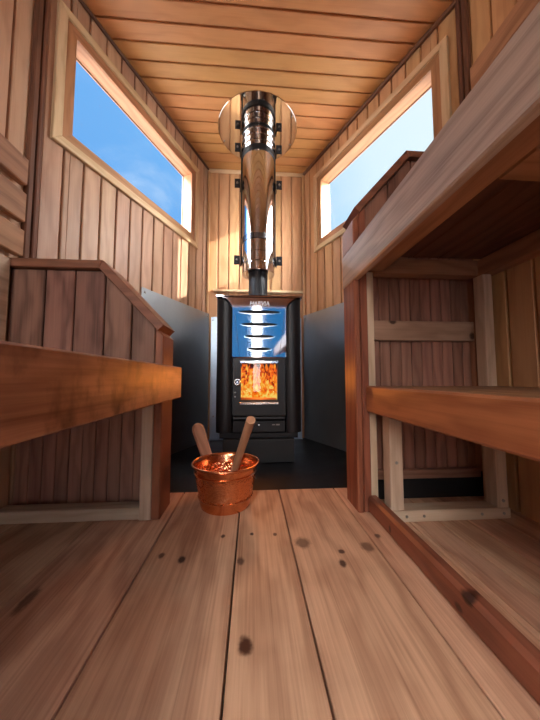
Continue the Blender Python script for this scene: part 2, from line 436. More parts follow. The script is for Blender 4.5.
# corner and ceiling trims
def along(name, p0, p1, w, h, inward, mat, up=False):
    mb = MB(); p0, p1 = Vector(p0), Vector(p1); n = Vector(inward).normalized()
    mb.beam(p0, p1 - p0, n * w, V3(0, 0, h), .003); struct(name, mb, mat)
def wall_n(A, B, side):
    u = (B - A).normalized(); n = Vector((-u.y, u.x)); return n if n.x * side < 0 else -n
nl, nr = wall_n(LA, LB, -1), wall_n(RA, RB, 1)
along('trim_1', (LA.x, LA.y - .002, HC - .014), (LB.x, LB.y, HC - .014), .012, .013, (nl.x, nl.y, 0), M['trim_dark'])
along('trim_2', (RA.x, RA.y - .002, HC - .018), (RB.x, RB.y, HC - .018), .016, .017, (nr.x, nr.y, 0), M['trim_dark'])
along('trim_3', (LA.x + .002, 1.821, HC - .026), (RA.x - .002, 1.821, HC - .026), .014, .024, (0, -1, 0), M['trim_pale'])
along('trim_4', (-.262, 1.821, .978), (.352, 1.821, .978), .016, .018, (0, -1, 0), M['trim_pale'])
along('trim_5', (LB.x + .001, .884, HC - .016), (LB.x + .001, REAR, HC - .016), .012, .015, (1, 0, 0), M['trim_dark'])
along('trim_6', (RB.x - .001, .884, HC - .016), (RB.x - .001, REAR, HC - .016), .012, .015, (-1, 0, 0), M['trim_dark'])
for k, (x, y, s) in enumerate(((LB.x, LB.y, 1), (RB.x, RB.y, -1))):
    mb = MB()
    mb.box(min(x, x + s * .016), max(x, x + s * .016), y - .034, y - .012, .76 if s > 0 else 1.15, HC - .018, 'z', .003, .2)
    mb.box(min(x + s * .004, x + s * .018), max(x + s * .004, x + s * .018), y - .006, y + .012, .76 if s > 0 else 1.15, HC - .018, 'z', .003, .7)
    struct('trim_%d' % (7 + k), mb, M['trim_dark'])
for k, (x, s) in enumerate(((LA.x, 1), (RA.x, -1))):
    mb = MB(); mb.box(min(x, x + s * .016), max(x, x + s * .016), 1.803, 1.819, .83, HC - .028, 'z', .003, .5); struct('trim_%d' % (9 + k), mb, M['panel_warm'])

for nm, x0_, x1_ in (('wall_left_corner', LB.x - .05, LB.x - .013), ('wall_right_corner', RB.x + .013, RB.x + .05)):
    mb = MB(); mb.box(x0_, x1_, .86, .935, -.06, HC, 'z', 0); struct(nm, mb, M['trim_dark'])
# unseen double glass door added behind for daylight, standing slightly open in the middle
dr = bpy.data.objects.new('added_door_1', None); COL.objects.link(dr); dr.location = (.06, REAR, 0); dr['kind'] = 'structure'
x0, x1 = LB.x + ADDED_DOOR[0], LB.x + ADDED_DOOR[1]
mb = MB(); zb = ADDED_DOOR[2]
for (h0, h1, b, t_) in HOLES:
    a, c = LB.x + h0, LB.x + h1
    mb.box(a - .018, a, REAR + .001, REAR + .016, b - .018, t_ + .018, 'z'); mb.box(c, c + .018, REAR + .001, REAR + .016, b - .018, t_ + .018, 'z')
    mb.box(a, c, REAR + .001, REAR + .016, t_, t_ + .018, 'x'); mb.box(a, c, REAR + .001, REAR + .016, b - .018, b, 'x')
struct('added_opening_casing', mb, M['trim_pale'], dr)
GAP0, GAP1 = .022, .128  # gap shaped to mirror as a white strip in the stove front
for a, b in ((-.378, GAP0), (GAP1, .498)):
    mb = MB()
    mb.box(a, b, REAR - .025, REAR - .018, zb + .003, 1.427, 'z', 0)
    struct('added_door_leaf', mb, M['door_glass'], dr)

# ------------------------------------------------------------------ hearth
mb = MB()
def wx(A, B, y): return A.x + (B.x - A.x) * (A.y - y) / (A.y - B.y)
mb.slab([(wx(LA, LB, .99) + .01, .99), (wx(RA, RB, .99) - .01, .99), (RA.x - .005, 1.816), (LA.x + .005, 1.816)], (0, 0, -.002), (1, 0, 0), (0, 1, 0), (0, 0, 1), .028, .002)
tag(build('hearth_sheet', mb, M['tray'], base=(.03, 1.4, -.03)), 'black metal hearth sheet on the floor under the stove', 'hearth sheet')

def shield(name, A, B, s0, s1, off, z1, side, mat, label, flange=True):
    u = (B - A).normalized(); n = wall_n(A, B, side)
    o = V3(A.x, A.y, 0) + V3(n.x, n.y, 0) * off; U = V3(u.x, u.y, 0); N = V3(n.x, n.y, 0)
    t = thing(name, label, 'heat shield', o + U * (s0 + s1) / 2 + V3(0, 0, 0), 'sheet steel heat shields round the stove')
    mb = MB(); mb.slab([(s0, .001), (s1, .001), (s1, z1), (s0, z1)], o, U, (0, 0, 1), N, .003, .0008)
    build('sheet', mb, mat, t)
    for s, z in ((s0 + .02, z1 - .02), (s1 - .02, z1 - .02), (s1 - .02, .3)):
        m2 = MB(); p = o + U * s + V3(0, 0, z); m2.tube(p, p + N * .004, .006, .004, 10)
        build('screw', m2, M['screw'], t, smooth=40)
    for s in (s0 + .05, s1 - .05):
        m2 = MB(); p = o + U * s + V3(0, 0, z1 - .1) - N * .0032; m2.tube(p, p - N * (off - .004), .008, .008, 10)
        build('spacer', m2, M['screw'], t, smooth=40)
    return t
shield('heat_shield', LA, LB, .035, .60, .045, .816, -1, M['shield'], 'dark steel heat shield on the angled wall left of the stove')
shield('heat_shield', RA, RB, .01, .60, .022, .82, 1, M['shield'], 'dark steel heat shield on the angled wall right of the stove')
t = thing('heat_shield', 'pale galvanised heat shield upright on the back wall behind the stove', 'heat shield', (.03, 1.80, 0), 'sheet steel heat shields round the stove')
mb = MB(); mb.box(-.268, .334, 1.786, 1.789, .001, .80, 'z', .0006); mb.box(-.268, .334, 1.765, 1.786, .001, .004, 'x', 0); build('sheet', mb, M['galv'], t)
for x, z in ((-.255, .78), (-.245, .15), (.32, .78), (.31, .15)):
    mb = MB(); mb.tube((x, 1.786, z), (x, 1.782, z), .006, .004, 10); build('screw', mb, M['screw'], t, smooth=40)
for x in (-.2, .28):
    mb = MB(); mb.tube((x, 1.7895, .7), (x, 1.82, .7), .008, .008, 10); build('spacer', mb, M['screw'], t, smooth=40)

# ------------------------------------------------------------------ stove
SX, SY = .037, 1.287
st = thing('wood_stove', 'black wood-burning stove with steel front and fire behind its glass door', 'stove', (SX, SY + .2, 0))
mb = MB(); mb.box(-.132, .204, SY + .004, SY + .38, .0005, .112, 'x', .003); build('pedestal', mb, M['black_matt'], st)
mb = MB(); mb.box(-.150, .224, SY + .02, SY + .39, .112, .138, 'x', .003); build('base_plate', mb, M['black'], st)
def side_panel(sg):
    """tall rounded cheek; its inner top corner sweeps outwards"""
    xo = SX + sg * .206; xi = SX + sg * .131
    pts = []
    n = 10
    mb = MB()
    # plan section: rounded outer front corner
    sec = [(xi, SY + .008), (xi + sg * .02, SY)]
    for k in range(n + 1):
        a = k / n * math.pi / 2
        sec.append((xo - sg * .04 + sg * .04 * math.sin(a), SY + .04 - .04 * math.cos(a)))
    sec += [(xo, SY + .38), (xi, SY + .38)]
    zt = .783
    def top(x, y):
        d = abs(x - xi) / .075            # 0 at inner edge, 1 outside
        return zt - .045 * max(0, 1 - d) ** 2
    # subdivide the front so that the sweep shows
    fine = []
    for i in range(len(sec)):
        a, b = Vector(sec[i]), Vector(sec[(i + 1) % len(sec)])
        m = max(1, int((b - a).length / .008)) if i < n + 2 else 1
        for j in range(m): fine.append(tuple(a + (b - a) * j / m))
    m = len(fine)
    lo = [V3(x, y, .14) for x, y in fine]; hi = [V3(x, y, top(x, y)) for x, y in fine]
    for i in range(m):
        j = (i + 1) % m; mb.face([lo[i], lo[j], hi[j], hi[i]], [(0, 0)] * 4, .5)
    mb.face(list(reversed(lo)), [(0, 0)] * m, .5); mb.face(hi, [(0, 0)] * m, .5)
    return mb
for sg in (-1, 1): build('side_panel', side_panel(sg), M['black'], st, smooth=35)
mb = MB(); mb.box(-.093, .167, SY + .17, SY + .37, .14, .783, 'z', 0); mb.box(-.093, .167, SY + .03, SY + .17, .50, .783, 'z', 0); build('body', mb, M['black_matt'], st)
# steel front, flaring at the top
fp = MB(); pl = [(-.130, .497), (.130, .497), (.130, .725)]
for k in range(1, 9): a = k / 8 * math.pi / 2; pl.append((.130 + .062 * (1 - math.cos(a)), .725 + .060 * math.sin(a)))
for k in range(8, 0, -1): a = k / 8 * math.pi / 2; pl.append((-.130 - .062 * (1 - math.cos(a)), .725 + .060 * math.sin(a)))
pl.append((-.130, .725))
fp.slab(pl, (SX, SY - .002, 0), (1, 0, 0), (0, 0, 1), (0, -1, 0), .006, .001)
front = tag(build('front_panel', fp, M['panel_steel'], st), 'polished steel front panel with four vent slots')
for (zc, hw) in ((.7155, .099), (.655, .0855), (.5965, .0695), (.5365, .055)):
    n = 24
    def lens(w, h): return [(w * math.cos(a), h * math.sin(a) * (1 if math.sin(a) > 0 else .75) * (abs(math.sin(a)) ** .0)) for a in [2 * math.pi * k / n for k in range(n)]]
    q = lambda w, h: [(math.copysign(abs(math.cos(a)) ** 1.0, math.cos(a)) * w, math.sin(a) * h) for a in [2 * math.pi * (k + .5) / n for k in range(n)]]
    mb = MB(); mb.slab(q(hw + .006, .0115), (SX, SY - .0021, zc - .002), (1, 0, 0), (0, 0, 1), (0, -1, 0), .003, .0008)
    rim = tag(build('slot_rim', mb, M['chrome'], front), 'bright chrome slot rim')
    mb = MB(); mb.slab(q(hw, .0078), (SX, SY - .0052, zc), (1, 0, 0), (0, 0, 1), (0, -1, 0), .002, .0)
    build('vent_slot', mb, M['rubber'], front)
for sg in (-1, 1):
    mb = MB(); a, b = V3(SX + sg * .119, SY - .0025, .70), V3(SX + sg * .094, SY - .0025, .498)
    mb.beam(a, b - a, V3(.0018, 0, 0), V3(0, -.0006, 0), 0); build('crease', mb, M['black'], front)
mb = MB(); mb.box(SX - .207, SX + .207, SY - .006, SY + .385, .7855, .797, 'x', .003)
top = tag(build('top_plate', mb, M['panel_steel'], st), 'steel top plate with bright edge')
# lettering on the steel front
cu = bpy.data.curves.new('lettering', 'FONT'); cu.body = 'HARVIA'; cu.size = .027; cu.align_x = 'CENTER'; cu.align_y = 'CENTER'; cu.extrude = .0015; cu.shear = .15; cu.space_character = 1.0
cu.offset = .0006; cu.materials.append(M['white'])
tmp = bpy.data.objects.new('lettering_curve', cu); COL.objects.link(tmp); bpy.context.view_layer.update()
lme = bpy.data.meshes.new_from_object(tmp.evaluated_get(bpy.context.evaluated_depsgraph_get())); bpy.data.objects.remove(tmp)
lt = bpy.data.objects.new('lettering', lme); COL.objects.link(lt); lt.parent = front
lt.location = V3(SX, SY - .0035, .7560) - Vector(st.location); lt.rotation_euler = (math.pi / 2, 0, 0)
# door with glass
def ring_mesh(x0, x1, z0, z1, a0, a1, b0, b1, yf, th):
    mb = MB()
    for r in rects_minus((x0, x1, z0, z1), [(a0, a1, b0, b1)]): mb.slab([(r[0], r[2]), (r[1], r[2]), (r[1], r[3]), (r[0], r[3])], (0, yf, 0), (1, 0, 0), (0, 0, 1), (0, -1, 0), th, 0)
    return mb
GX0, GX1, GZ0, GZ1 = -.050, .123, .294, .466
door = build('firebox_door', ring_mesh(-.088, .162, .222, .492, GX0, GX1, GZ0, GZ1, SY - .004, .02), M['black'], st)
mb = MB(); mb.box(GX0 - .008, GX1 + .008, SY + .001, SY + .005, GZ0 - .006, GZ1 + .006, 'z', 0); build('door_glass', mb, M['stove_glass'], door)
for z in (.4735, .279):
    mb = MB(); mb.box(GX0 - .004, GX1 + .004, SY - .012, SY - .0045, z - .0065, z + .0065, 'x', .002); build('glass_clip', mb, M['chrome'], door)
mb = MB(); hx, hz = -.066, .379
mb.torus((hx, SY - .022, hz), (0, 1, 0), .0125, .0042); mb.tube((hx, SY - .022, hz), (hx, SY - .004, hz), .006, .006, 12)
tag(build('handle', mb, M['chrome'], door, smooth=60), 'round chrome ring handle')
for z in (.33, .31):
    mb = MB(); mb.tube((-.076, SY - .004, z), (-.076, SY - .010, z), .0035, .0035, 10); build('rivet', mb, M['screw'], door, smooth=50)
# ash drawer with rounded lip
mb = MB(); mb.box(-.085, .159, SY - .001, SY + .10, .143, .198, 'x', .003); dw = build('ash_drawer', mb, M['black'], st)
mb = MB(); mb.tube((-.084, SY + .004, .208), (.158, SY + .004, .208), .0115, .0115, 20); build('drawer_lip', mb, M['black'], dw, smooth=50)
mb = MB(); mb.tube((.036, SY - .001, .178), (.036, SY - .005, .178), .003, .003, 10); build('screw', mb, M['chrome'], dw, smooth=50)
mb = MB(); mb.box(.098, .112, SY - .0025, SY - .001, .176, .180, 'x', 0); mb.box(.117, .134, SY - .0025, SY - .001, .175, .181, 'x', 0); build('lever', mb, M['screw'], dw)
# firebox
mb = MB(); mb.box(-.09, .164, SY + .155, SY + .165, .225, .49, 'z', 0); mb.box(-.09, -.07, SY + .02, SY + .155, .225, .49, 'z', 0); mb.box(.144, .164, SY + .02, SY + .155, .225, .49, 'z', 0)
mb.box(-.07, .144, SY + .02, SY + .155, .225, .262, 'x', 0); build('firebox', mb, M['black_matt'], st)
# logs and fire
for k, (a, b, r, lab) in enumerate((((-.055, SY + .10, .282), (.125, SY + .11, .282), .018, 'burning log at the back of the stove firebox'),
                            ((-.045, SY + .055, .283), (.120, SY + .050, .283), .019, 'burning log nearest the stove glass'))):
    mb = MB(); mb.tube(a, b, r, r * .9, 12); tag(build('firewood_log', mb, M['trim_dark'], base=a, smooth=50), lab, 'log', 'logs burning in the stove')
mb = MB(); rr = random.Random(5)
for k in range(46):
    x = -.062 + .198 * ((k * .618) % 1); yb = SY + .075 + .07 * rr.random(); h = .10 + .13 * rr.random(); r0 = .016 + .013 * rr.random(); z0 = .29
    sw = rr.uniform(-.018, .018); seg = 7; n = 10
    h = min(h, .185)
    rings = []
    for i in range(seg + 1):
        q = i / seg; r = r0 * (math.sin(min(1, q * 1.6 + .25) * math.pi / 2)) * (1 - q) ** .6 + .0004
        cx = x + sw * math.sin(q * 4 + k) ; cy = yb + .006 * math.sin(q * 5 + k * 2)
        rings.append([V3(min(max(cx + r * math.cos(2 * math.pi * j / n), -.068), .142), min(cy + r * .7 * math.sin(2 * math.pi * j / n), SY + .153), z0 + h * q) for j in range(n)])
    for i in range(seg):
        for j in range(n): mb.face([rings[i][j], rings[i][(j + 1) % n], rings[i + 1][(j + 1) % n], rings[i + 1][j]], [(0, 0)] * 4, .5)
    mb.face(list(reversed(rings[0])), [(0, 0)] * n, .5)
fire = tag(build('fire', mb, M['flame'], base=(SX, SY + .09, .29), smooth=80), 'orange and yellow flames burning behind the stove glass', 'fire', kind='stuff')

# ------------------------------------------------------------------ chimney
PX, PY, PR = .036, 1.55, .0965
ch = thing('chimney_flue', 'shiny steel chimney pipe rising from the stove to the ceiling', 'chimney', (PX, PY, .798))
mb = MB(); mb.lathe([(.0, .798), (.062, .798), (.062, .805), (.0555, .807), (.0555, 1.03), (0, 1.03)], (PX, PY, 0), 48); tag(build('smoke_pipe', mb, M['black'], ch, smooth=35), 'matt black lower smoke pipe')
def sleeve(r, z0, z1): return [(r - .02, z0), (r - .004, z0), (r, z0 + .004), (r, z1 - .003), (r - .003, z1), (r - .02, z1)]
mb = MB(); mb.lathe([(.056, 1.002), (PR - .002, .998), (PR, 1.002), (PR, 1.045), (PR + .003, 1.048), (PR, 1.052), (PR, 1.104), (.06, 1.104)], (PX, PY, 0), 64); build('bottom_cuff', mb, M['steel'], ch, smooth=25)
mb = MB(); mb.lathe(sleeve(PR - .001, 1.105, 1.72), (PX, PY, 0), 64); build('insulated_pipe', mb, M['steel'], ch, smooth=25)
mb = MB(); mb.lathe(sleeve(PR + .002, 1.172, 1.209), (PX, PY, 0), 64); build('pipe_reflection_band', mb, M['reflection_band'], ch, smooth=25)  # dark ring standing in for a reflection on the pipe
mb = MB(); mb.lathe(sleeve(PR + .004, 1.695, 1.731), (PX, PY, 0), 64); tag(build('upper_clamp', mb, M['black'], ch, smooth=25), 'black clamp band round the pipe')
pr = [(PR - .02, 1.732)]
z = 1.732
for k in range(3):
    pr += [(PR - .002, z), (PR - .002, z + .026), (PR + .003, z + .029), (PR + .003, z + .033), (PR - .002, z + .036)]; z += .036
pr += [(PR - .002, HC - .004), (PR - .02, HC - .004)]
mb = MB(); mb.lathe([(r, zz * 1.0) for r, zz in pr], (PX, PY, 0), 64); build('ribbed_collar', mb, M['steel'], ch, smooth=25)
mb = MB(); mb.lathe(sleeve(PR + .004, HC - .018, HC - .005), (PX, PY, 0), 64); build('ceiling_ring', mb, M['black'], ch, smooth=25)
# curved shield behind the pipe with bracket lugs
mb = MB(); a0, a1 = math.radians(8), math.radians(172)
mb.lathe([(PR + .007, 1.06), (PR + .010, 1.06), (PR + .010, 1.80), (PR + .007, 1.80)], (PX, PY, 0), 32, True, a0, a1); build('rear_shield', mb, M['black'], ch, smooth=35)
for z in (1.083, 1.55, 1.775):
    for sg in (-1, 1):
        mb = MB(); x = PX + sg * (PR + .0105)
        xo = x + sg * .034
        mb.box(min(x, xo), max(x, xo), PY - .012, PY - .008, z - .027, z + .027, 'z', .001)
        mb.box(min(x, x + sg * .004), max(x, x + sg * .004), PY - .012, PY + .03, z - .027, z + .027, 'z', .001)
        br = build('bracket', mb, M['black'], ch)
        mb = MB(); mb.tube((x + sg * .018, PY - .012, z), (x + sg * .018, PY - .019, z), .0065, .005, 8); build('bolt', mb, M['screw'], br, smooth=40)
cp = MB(); cp.lathe([(0, HC - .0035), (.228, HC - .0035), (.230, HC - .0025), (.230, HC - .0008), (0, HC - .0008)], (.030, 1.505, 0), 72)
pt = thing('ceiling_plate', 'round polished steel plate on the ceiling around the chimney', 'ceiling plate', (.030, 1.505, HC - .0035))
build('disc', cp, M['mirror'], pt, smooth=25)
for a in (20, 100, 160, 250, 330):
    x, y = .03 + .215 * math.cos(math.radians(a)), 1.505 + .215 * math.sin(math.radians(a))
    mb = MB(); mb.tube((x, y, HC - .0035), (x, y, HC - .007), .005, .004, 10); build('screw', mb, M['screw'], pt, smooth=40)

# ------------------------------------------------------------------ bucket and ladle
BX, BY = -.080, .890
bk = thing('copper_bucket', 'hammered copper bucket standing on the plank floor before the stove', 'bucket', (BX, BY, 0))
R0, R1, H = .077, .102, .134
rad = lambda z: R0 + (R1 - R0) * z / H
pr = [(0, .004), (R0 - .004, .004), (R0 - .003, .0005), (R0, .003)]
for z in (.012, .024, .030): pr.append((rad(z), z))
pr += [(rad(.031) + .0025, .032), (rad(.034) + .0025, .034), (rad(.036), .036), (rad(.06), .06), (rad(.08), .08), (rad(.102), .102), (rad(.103) + .003, .104), (rad(.107) + .003, .107), (rad(.109), .109), (rad(.125), .125)]
for k in range(9): a = -math.pi / 2 + k / 8 * math.pi * 1.25; pr.append((R1 + .0015 + .0035 * math.cos(a), H - .003 + .0035 * math.sin(a)))
pr += [(rad(.12) - .002, .12), (rad(.06) - .002, .06), (R0 - .001, .008), (R0 - .008, .006), (0, .006)]
mb = MB(); mb.lathe(pr, (BX, BY, 0), 72); build('pail', mb, M['copper'], bk, smooth=50)
# wooden grip fixed outside the back of the pail
ang = math.atan2(.077, -.046); rd = V3(math.cos(ang), math.sin(ang), 0); tg = V3(-rd.y, rd.x, 0)
base = V3(-.1265, .9695, .055); axis = V3(-.042, .014, .113).normalized()
side = V3(.92, .38, 0); side = (side - axis * side.dot(axis)).normalized(); nn = axis.cross(side)
prof = []
Lh = .198; wd = lambda q: .0170 + .0045 * q
for k in range(7): q = k / 6 * .86; prof.append((-wd(q), q * Lh))
for k in range(1, 10): a = math.pi - k / 10 * math.pi; prof.append((wd(.86) * math.cos(a), Lh * .86 + .026 * math.sin(a)))
for k in range(6, -1, -1): q = k / 6 * .86; prof.append((wd(q), q * Lh))
mb = MB(); mb.slab(prof, base - nn * .0, side, axis, -nn if nn.y > 0 else nn, .016, .0045, 'v', .3)
tag(build('grip', mb, M['handle'], bk), 'rounded wooden grip standing behind the rim')
for zz in (.075, .105):
    mb = MB(); p = V3(BX, BY, zz) + rd * (rad(zz) - .001); mb.tube(p, p + rd * .009, .004, .004, 10); build('rivet', mb, M['copper'], bk, smooth=50)
ld = thing('ladle', 'round wooden ladle handle leaning on the front rim inside the bucket', 'ladle', (-.070, .925, .03))
P0, P1 = V3(-.0665, .903, .062), V3(-.001, .603, .307)
mb = MB(); mb.tube(P0, P1, .0098, .0102, 20, True, .6); build('handle', mb, M['handle'], ld, smooth=40)
mb = MB(); mb.lathe([(0, 0), (.018, .002), (.027, .010), (.030, .022), (.0285, .022), (.0255, .011), (.017, .0035), (0, .0018)], (-.072, .925, .0085), 28); mb.tube((-.071, .917, .03), P0, .004, .004, 10)
tag(build('bowl', mb, M['copper'], ld, smooth=50), 'small copper bowl')

# ------------------------------------------------------------------ left bench and its end panel
NEAR = -1.27
lb = thing('sauna_bench', 'low wooden bench along the left wall with broad red-brown front board', 'bench', (-.47, .2, 0))
mb = MB(); mb.box(-.2565, -.228, NEAR, .900, .335, .434, 'y', .003, .35); build('front_board', mb, M['fascia'], lb)
for k in range(5):
    a = -.700 + k * .0872
    mb = MB(); mb.box(a, a + .083, NEAR, .802, .409, .433, 'y', .003); build('seat_slat', mb, M['seat'], lb)
for y in (.72, .1, -.55, -1.2):
    mb = MB(); mb.box(-.70, -.2575, y, y + .04, .352, .4085, 'x', .002); build('joist', mb, M['batten'], lb)
for y in (-.52, -1.22):
    mb = MB(); mb.box(-.300, -.258, y, y + .04, .0005, .3515, 'z', .002); build('leg', mb, M['pine'], lb)
    mb = MB(); mb.box(-.700, -.658, y, y + .04, .0005, .3515, 'z', .002); build('leg', mb, M['pine'], lb)

def cap_band(mb, pts, th, y0, y1, tone):
    """mitred cap rail along the polyline pts (x,z), thickness th below it"""
    P = [Vector(p) for p in pts]; n = len(P); low = []
    for i in range(n):
        ds = []
        if i > 0: ds.append((P[i] - P[i - 1]).normalized())
        if i < n - 1: ds.append((P[i + 1] - P[i]).normalized())
        ns = [Vector((d.y, -d.x)) for d in ds]
        ns = [m if m.y < 0 else -m for m in ns]
        m = ns[0] if len(ns) == 1 else (ns[0] + ns[1]) / (1 + ns[0].dot(ns[1]))
        low.append(P[i] + m * th)
    for i in range(n - 1):
        mb.slab([tuple(low[i]), tuple(low[i + 1]), tuple(P[i + 1]), tuple(P[i])], (0, y0, 0), (1, 0, 0), (0, 0, 1), (0, -1, 0), y1 - y0, .002, 'u', tone + .1 * i)
le = thing('bench_end_panel', 'dark boarded end panel with sloping cap at the stove end of the left bench', 'partition', (-.48, .86, 0))
def ztopL(x): return .717 if x < -.44 else .717 - (x + .44) * 1.06
e = [-.700, -.602, -.519, -.433, -.354, -.284]
mb = MB()
for a, b in zip(e[:-1], e[1:]):
    pts = [(a + .002, .436), (b - .002, .436), (b - .002, ztopL(b) - .001)]
    if a < -.44 < b: pts.append((-.44, .716))
    pts.append((a + .002, ztopL(a) - .001)); mb.slab(pts, (0, .815, 0), (1, 0, 0), (0, 0, 1), (0, -1, 0), .018, .0025, 'v')
build('wide_boards', mb, M['cedar'], le)
mb = MB(); x = -.7124
while x < -.29:
    b = min(x + .0385, -.284); mb.slab([(x + .0012, .0005), (b - .0012, .0005), (b - .0012, ztopL(b) - .004), (x + .0012, ztopL(x) - .004)], (0, .886, 0), (1, 0, 0), (0, 0, 1), (0, -1, 0), .015, .0015, 'v'); x += .0385
build('narrow_boards', mb, M['clad'], le)
mb = MB(); cap_band(mb, [(-.705, .742), (-.4345, .742), (-.2555, .553)], .0245, .798, .912, .4); build('cap_rail', mb, M['cedar_cap'], le)
mb = MB(); mb.slab([(-.2815, .0005), (-.2575, .0005), (-.2575, .5225), (-.2815, .548)], (0, .806, 0), (1, 0, 0), (0, 0, 1), (0, -1, 0), .098, .003, 'v', .5); build('post', mb, M['post'], le)
mb = MB(); mb.box(-.314, -.2825, .806, .850, .0005, .350, 'z', .002); tag(build('stud', mb, M['pine'], le), 'pale pine stud')
mb = MB(); mb.box(-.70, -.3145, .810, .855, .0005, .033, 'x', .002); tag(build('bottom_rail', mb, M['pine'], le), 'pale pine rail on the floor')

# backrest slats on the left wall
bl = thing('backrest', 'backrest of three spaced slats above the left bench', 'backrest', (-.70, .3, .44), 'slatted backrests')
for z0, z1 in ((.977, 1.060), (.862, .952), (.757, .838)):
    mb = MB(); mb.box(-.700, -.677, NEAR, .826, z0, z1, 'y', .003); build('slat', mb, M['slat'], bl)
for y in (.751, .1, -.45):
    mb = MB(); mb.box(-.7122, -.7005, y, y + .045, .70, 1.05, 'z', .001); tag(build('batten', mb, M['pine'], bl), 'pale batten behind the slats')
mb = MB(); mb.box(-.709, -.686, .30, .797, .436, .738, 'y', .002); tag(build('lower_board', mb, M['pine'], bl), 'broad pale board below the slats')

# ------------------------------------------------------------------ right benches and their end panel
ub = thing('sauna_bench', 'high bench on the right with grey-brown front board', 'bench', (.56, .2, .706))
mb = MB(); mb.box(.316, .3375, NEAR, .903, .706, .8185, 'y', .003, .4); build('front_board', mb, M['fascia_sheen'], ub)
mb = MB(); mb.box(.338, .412, NEAR, .800, .733, .7865, 'y', .003); build('batten', mb, M['batten'], ub)
for k in range(5):
    a = .3395 + k * .0885
    mb = MB(); mb.box(a, a + .087, NEAR, .813, .787, .812, 'y', .002); build('seat_slat', mb, M['seat'], ub)
for y in (.345, -.30, -.95):
    mb = MB(); mb.box(.4125, .7445, y, y + .06, .730, .7865, 'x', .002); build('joist', mb, M['batten'], ub)
mb = MB(); mb.box(.745, .789, NEAR, .842, .733, .7865, 'y', .002); build('ledger', mb, M['batten'], ub)
mb = MB(); mb.box(.384, .7445, .822, .862, .735, .7865, 'x', .002); build('end_rail', mb, M['batten'], ub)

wb = thing('sauna_bench', 'low bench under the high one on the right, with reddish front board', 'bench', (.56, .2, 0))
mb = MB(); mb.box(.347, .375, NEAR, .800, .297, .374, 'y', .0045, .5); build('front_board', mb, M['fascia_low'], wb)
for k in range(5):
    a = .376 + k * .0795
    mb = MB(); mb.box(a, a + .0785, NEAR, .800, .350, .3735, 'y', .002); build('seat_slat', mb, M['slat'], wb)
for y in (.10, -.45, -1.15):
    mb = MB(); mb.box(.376, .775, y, y + .045, .300, .3495, 'x', .002); build('joist', mb, M['batten'], wb)
M['kick'] = wood('redwood_kick_board', srgb(150, 88, 60), srgb(96, 50, 34), .42, .1, ring=16, knots=[(.350, .437, .046, .03, .015, .012, .95), (.348, .455, .016, .02, .011, .008, .85), (.349, .68, .02, .02, .007, .012, .8)])
mb = MB(); mb.box(.3475, .3765, NEAR, .802, .0005, .0515, 'y', .007, .3); build('kick_board', mb, M['kick'], wb)
for x0, x1, y, zz in ((.390, .428, .752, .0312), (.700, .734, .746, .0312), (.39, .43, -.5, .0005), (.70, .734, -.5, .0005)):
    mb = MB(); mb.box(x0, x1, y, y + .040, zz, .3495 if y > 0 else .2995, 'z', .002); lg = tag(build('leg', mb, M['pine'], wb), 'pale pine stud')
    if y > 0:
        for z in ((.16,) if x0 < .5 else (.05, .30)):
            m2 = MB(); m2.tube(((x0 + x1) / 2, y, z), ((x0 + x1) / 2, y - .0015, z), .0045, .0045, 10); build('screw', m2, M['screw'], lg, smooth=40)
mb = MB(); mb.box(.388, .736, .745, .792, .0005, .031, 'x', .002); rl = tag(build('bottom_rail', mb, M['pine'], wb), 'pale pine rail on the floor')
for x in (.43, .48, .65, .716):
    m2 = MB(); m2.tube((x, .745, .016), (x, .7435, .016), .004, .004, 10); build('screw', m2, M['screw'], rl, smooth=40)

re_ = thing('bench_end_panel', 'tall dark end panel with sloping cap at the stove end of the right benches', 'partition', (.56, .86, 0))
def ztopR(x): return min(1.117, .925 + (x - .337) * 1.13)
e = [.3605, .442, .524, .606, .688, .783]
mb = MB()
for a, b in zip(e[:-1], e[1:]):
    pts = [(a + .002, .822), (b - .002, .822), (b - .002, ztopR(b) - .001)]
    if a < .507 < b: pts.append((.507, 1.116))
    pts.append((a + .002, ztopR(a) - .001)); mb.slab(pts, (0, .8155, 0), (1, 0, 0), (0, 0, 1), (0, -1, 0), .018, .0025, 'v')
build('wide_boards', mb, M['cedar'], re_)
mb = MB(); x = .3605
while x < .78:
    b = min(x + .0372, .788); mb.slab([(x + .0012, .088), (b - .0012, .088), (b - .0012, ztopR(b) - .004), (x + .0012, ztopR(x) - .004)], (0, .886, 0), (1, 0, 0), (0, 0, 1), (0, -1, 0), .015, .0015, 'v'); x += .0372
build('narrow_boards', mb, M['clad'], re_)
mb = MB(); cap_band(mb, [(.785, 1.139), (.500, 1.139), (.322, .938)], .022, .800, .912, .4); build('cap_rail', mb, M['cedar_cap'], re_)
mb = MB()
mb.slab([(.338, .0005), (.3595, .0005), (.3595, .946), (.338, .922)], (0, .8065, 0), (1, 0, 0), (0, 0, 1), (0, -1, 0), .096, .002, 'v', .3)
build('post', mb, M['post'], re_)
mb = MB(); mb.box(.318, .3372, .8065, .905, .0005, .705, 'z', .004, .6); build('post_facing', mb, M['post'], re_)
mb = MB(); mb.slab([(.318, .8195), (.3372, .8195), (.3372, .921), (.318, .900)], (0, .8065, 0), (1, 0, 0), (0, 0, 1), (0, -1, 0), .096, .003, 'v', .75); build('post_facing', mb, M['post'], re_)
mb = MB(); mb.box(.3605, .383, .812, .85, .0005, .7325, 'z', .002); tag(build('stud', mb, M['pine'], re_), 'pale pine stud beside the post')
mb = MB(); mb.box(.742, .773, .802, .842, .0005, .7325, 'z', .002); tag(build('stud', mb, M['pine'], re_), 'pale pine stud near the wall')
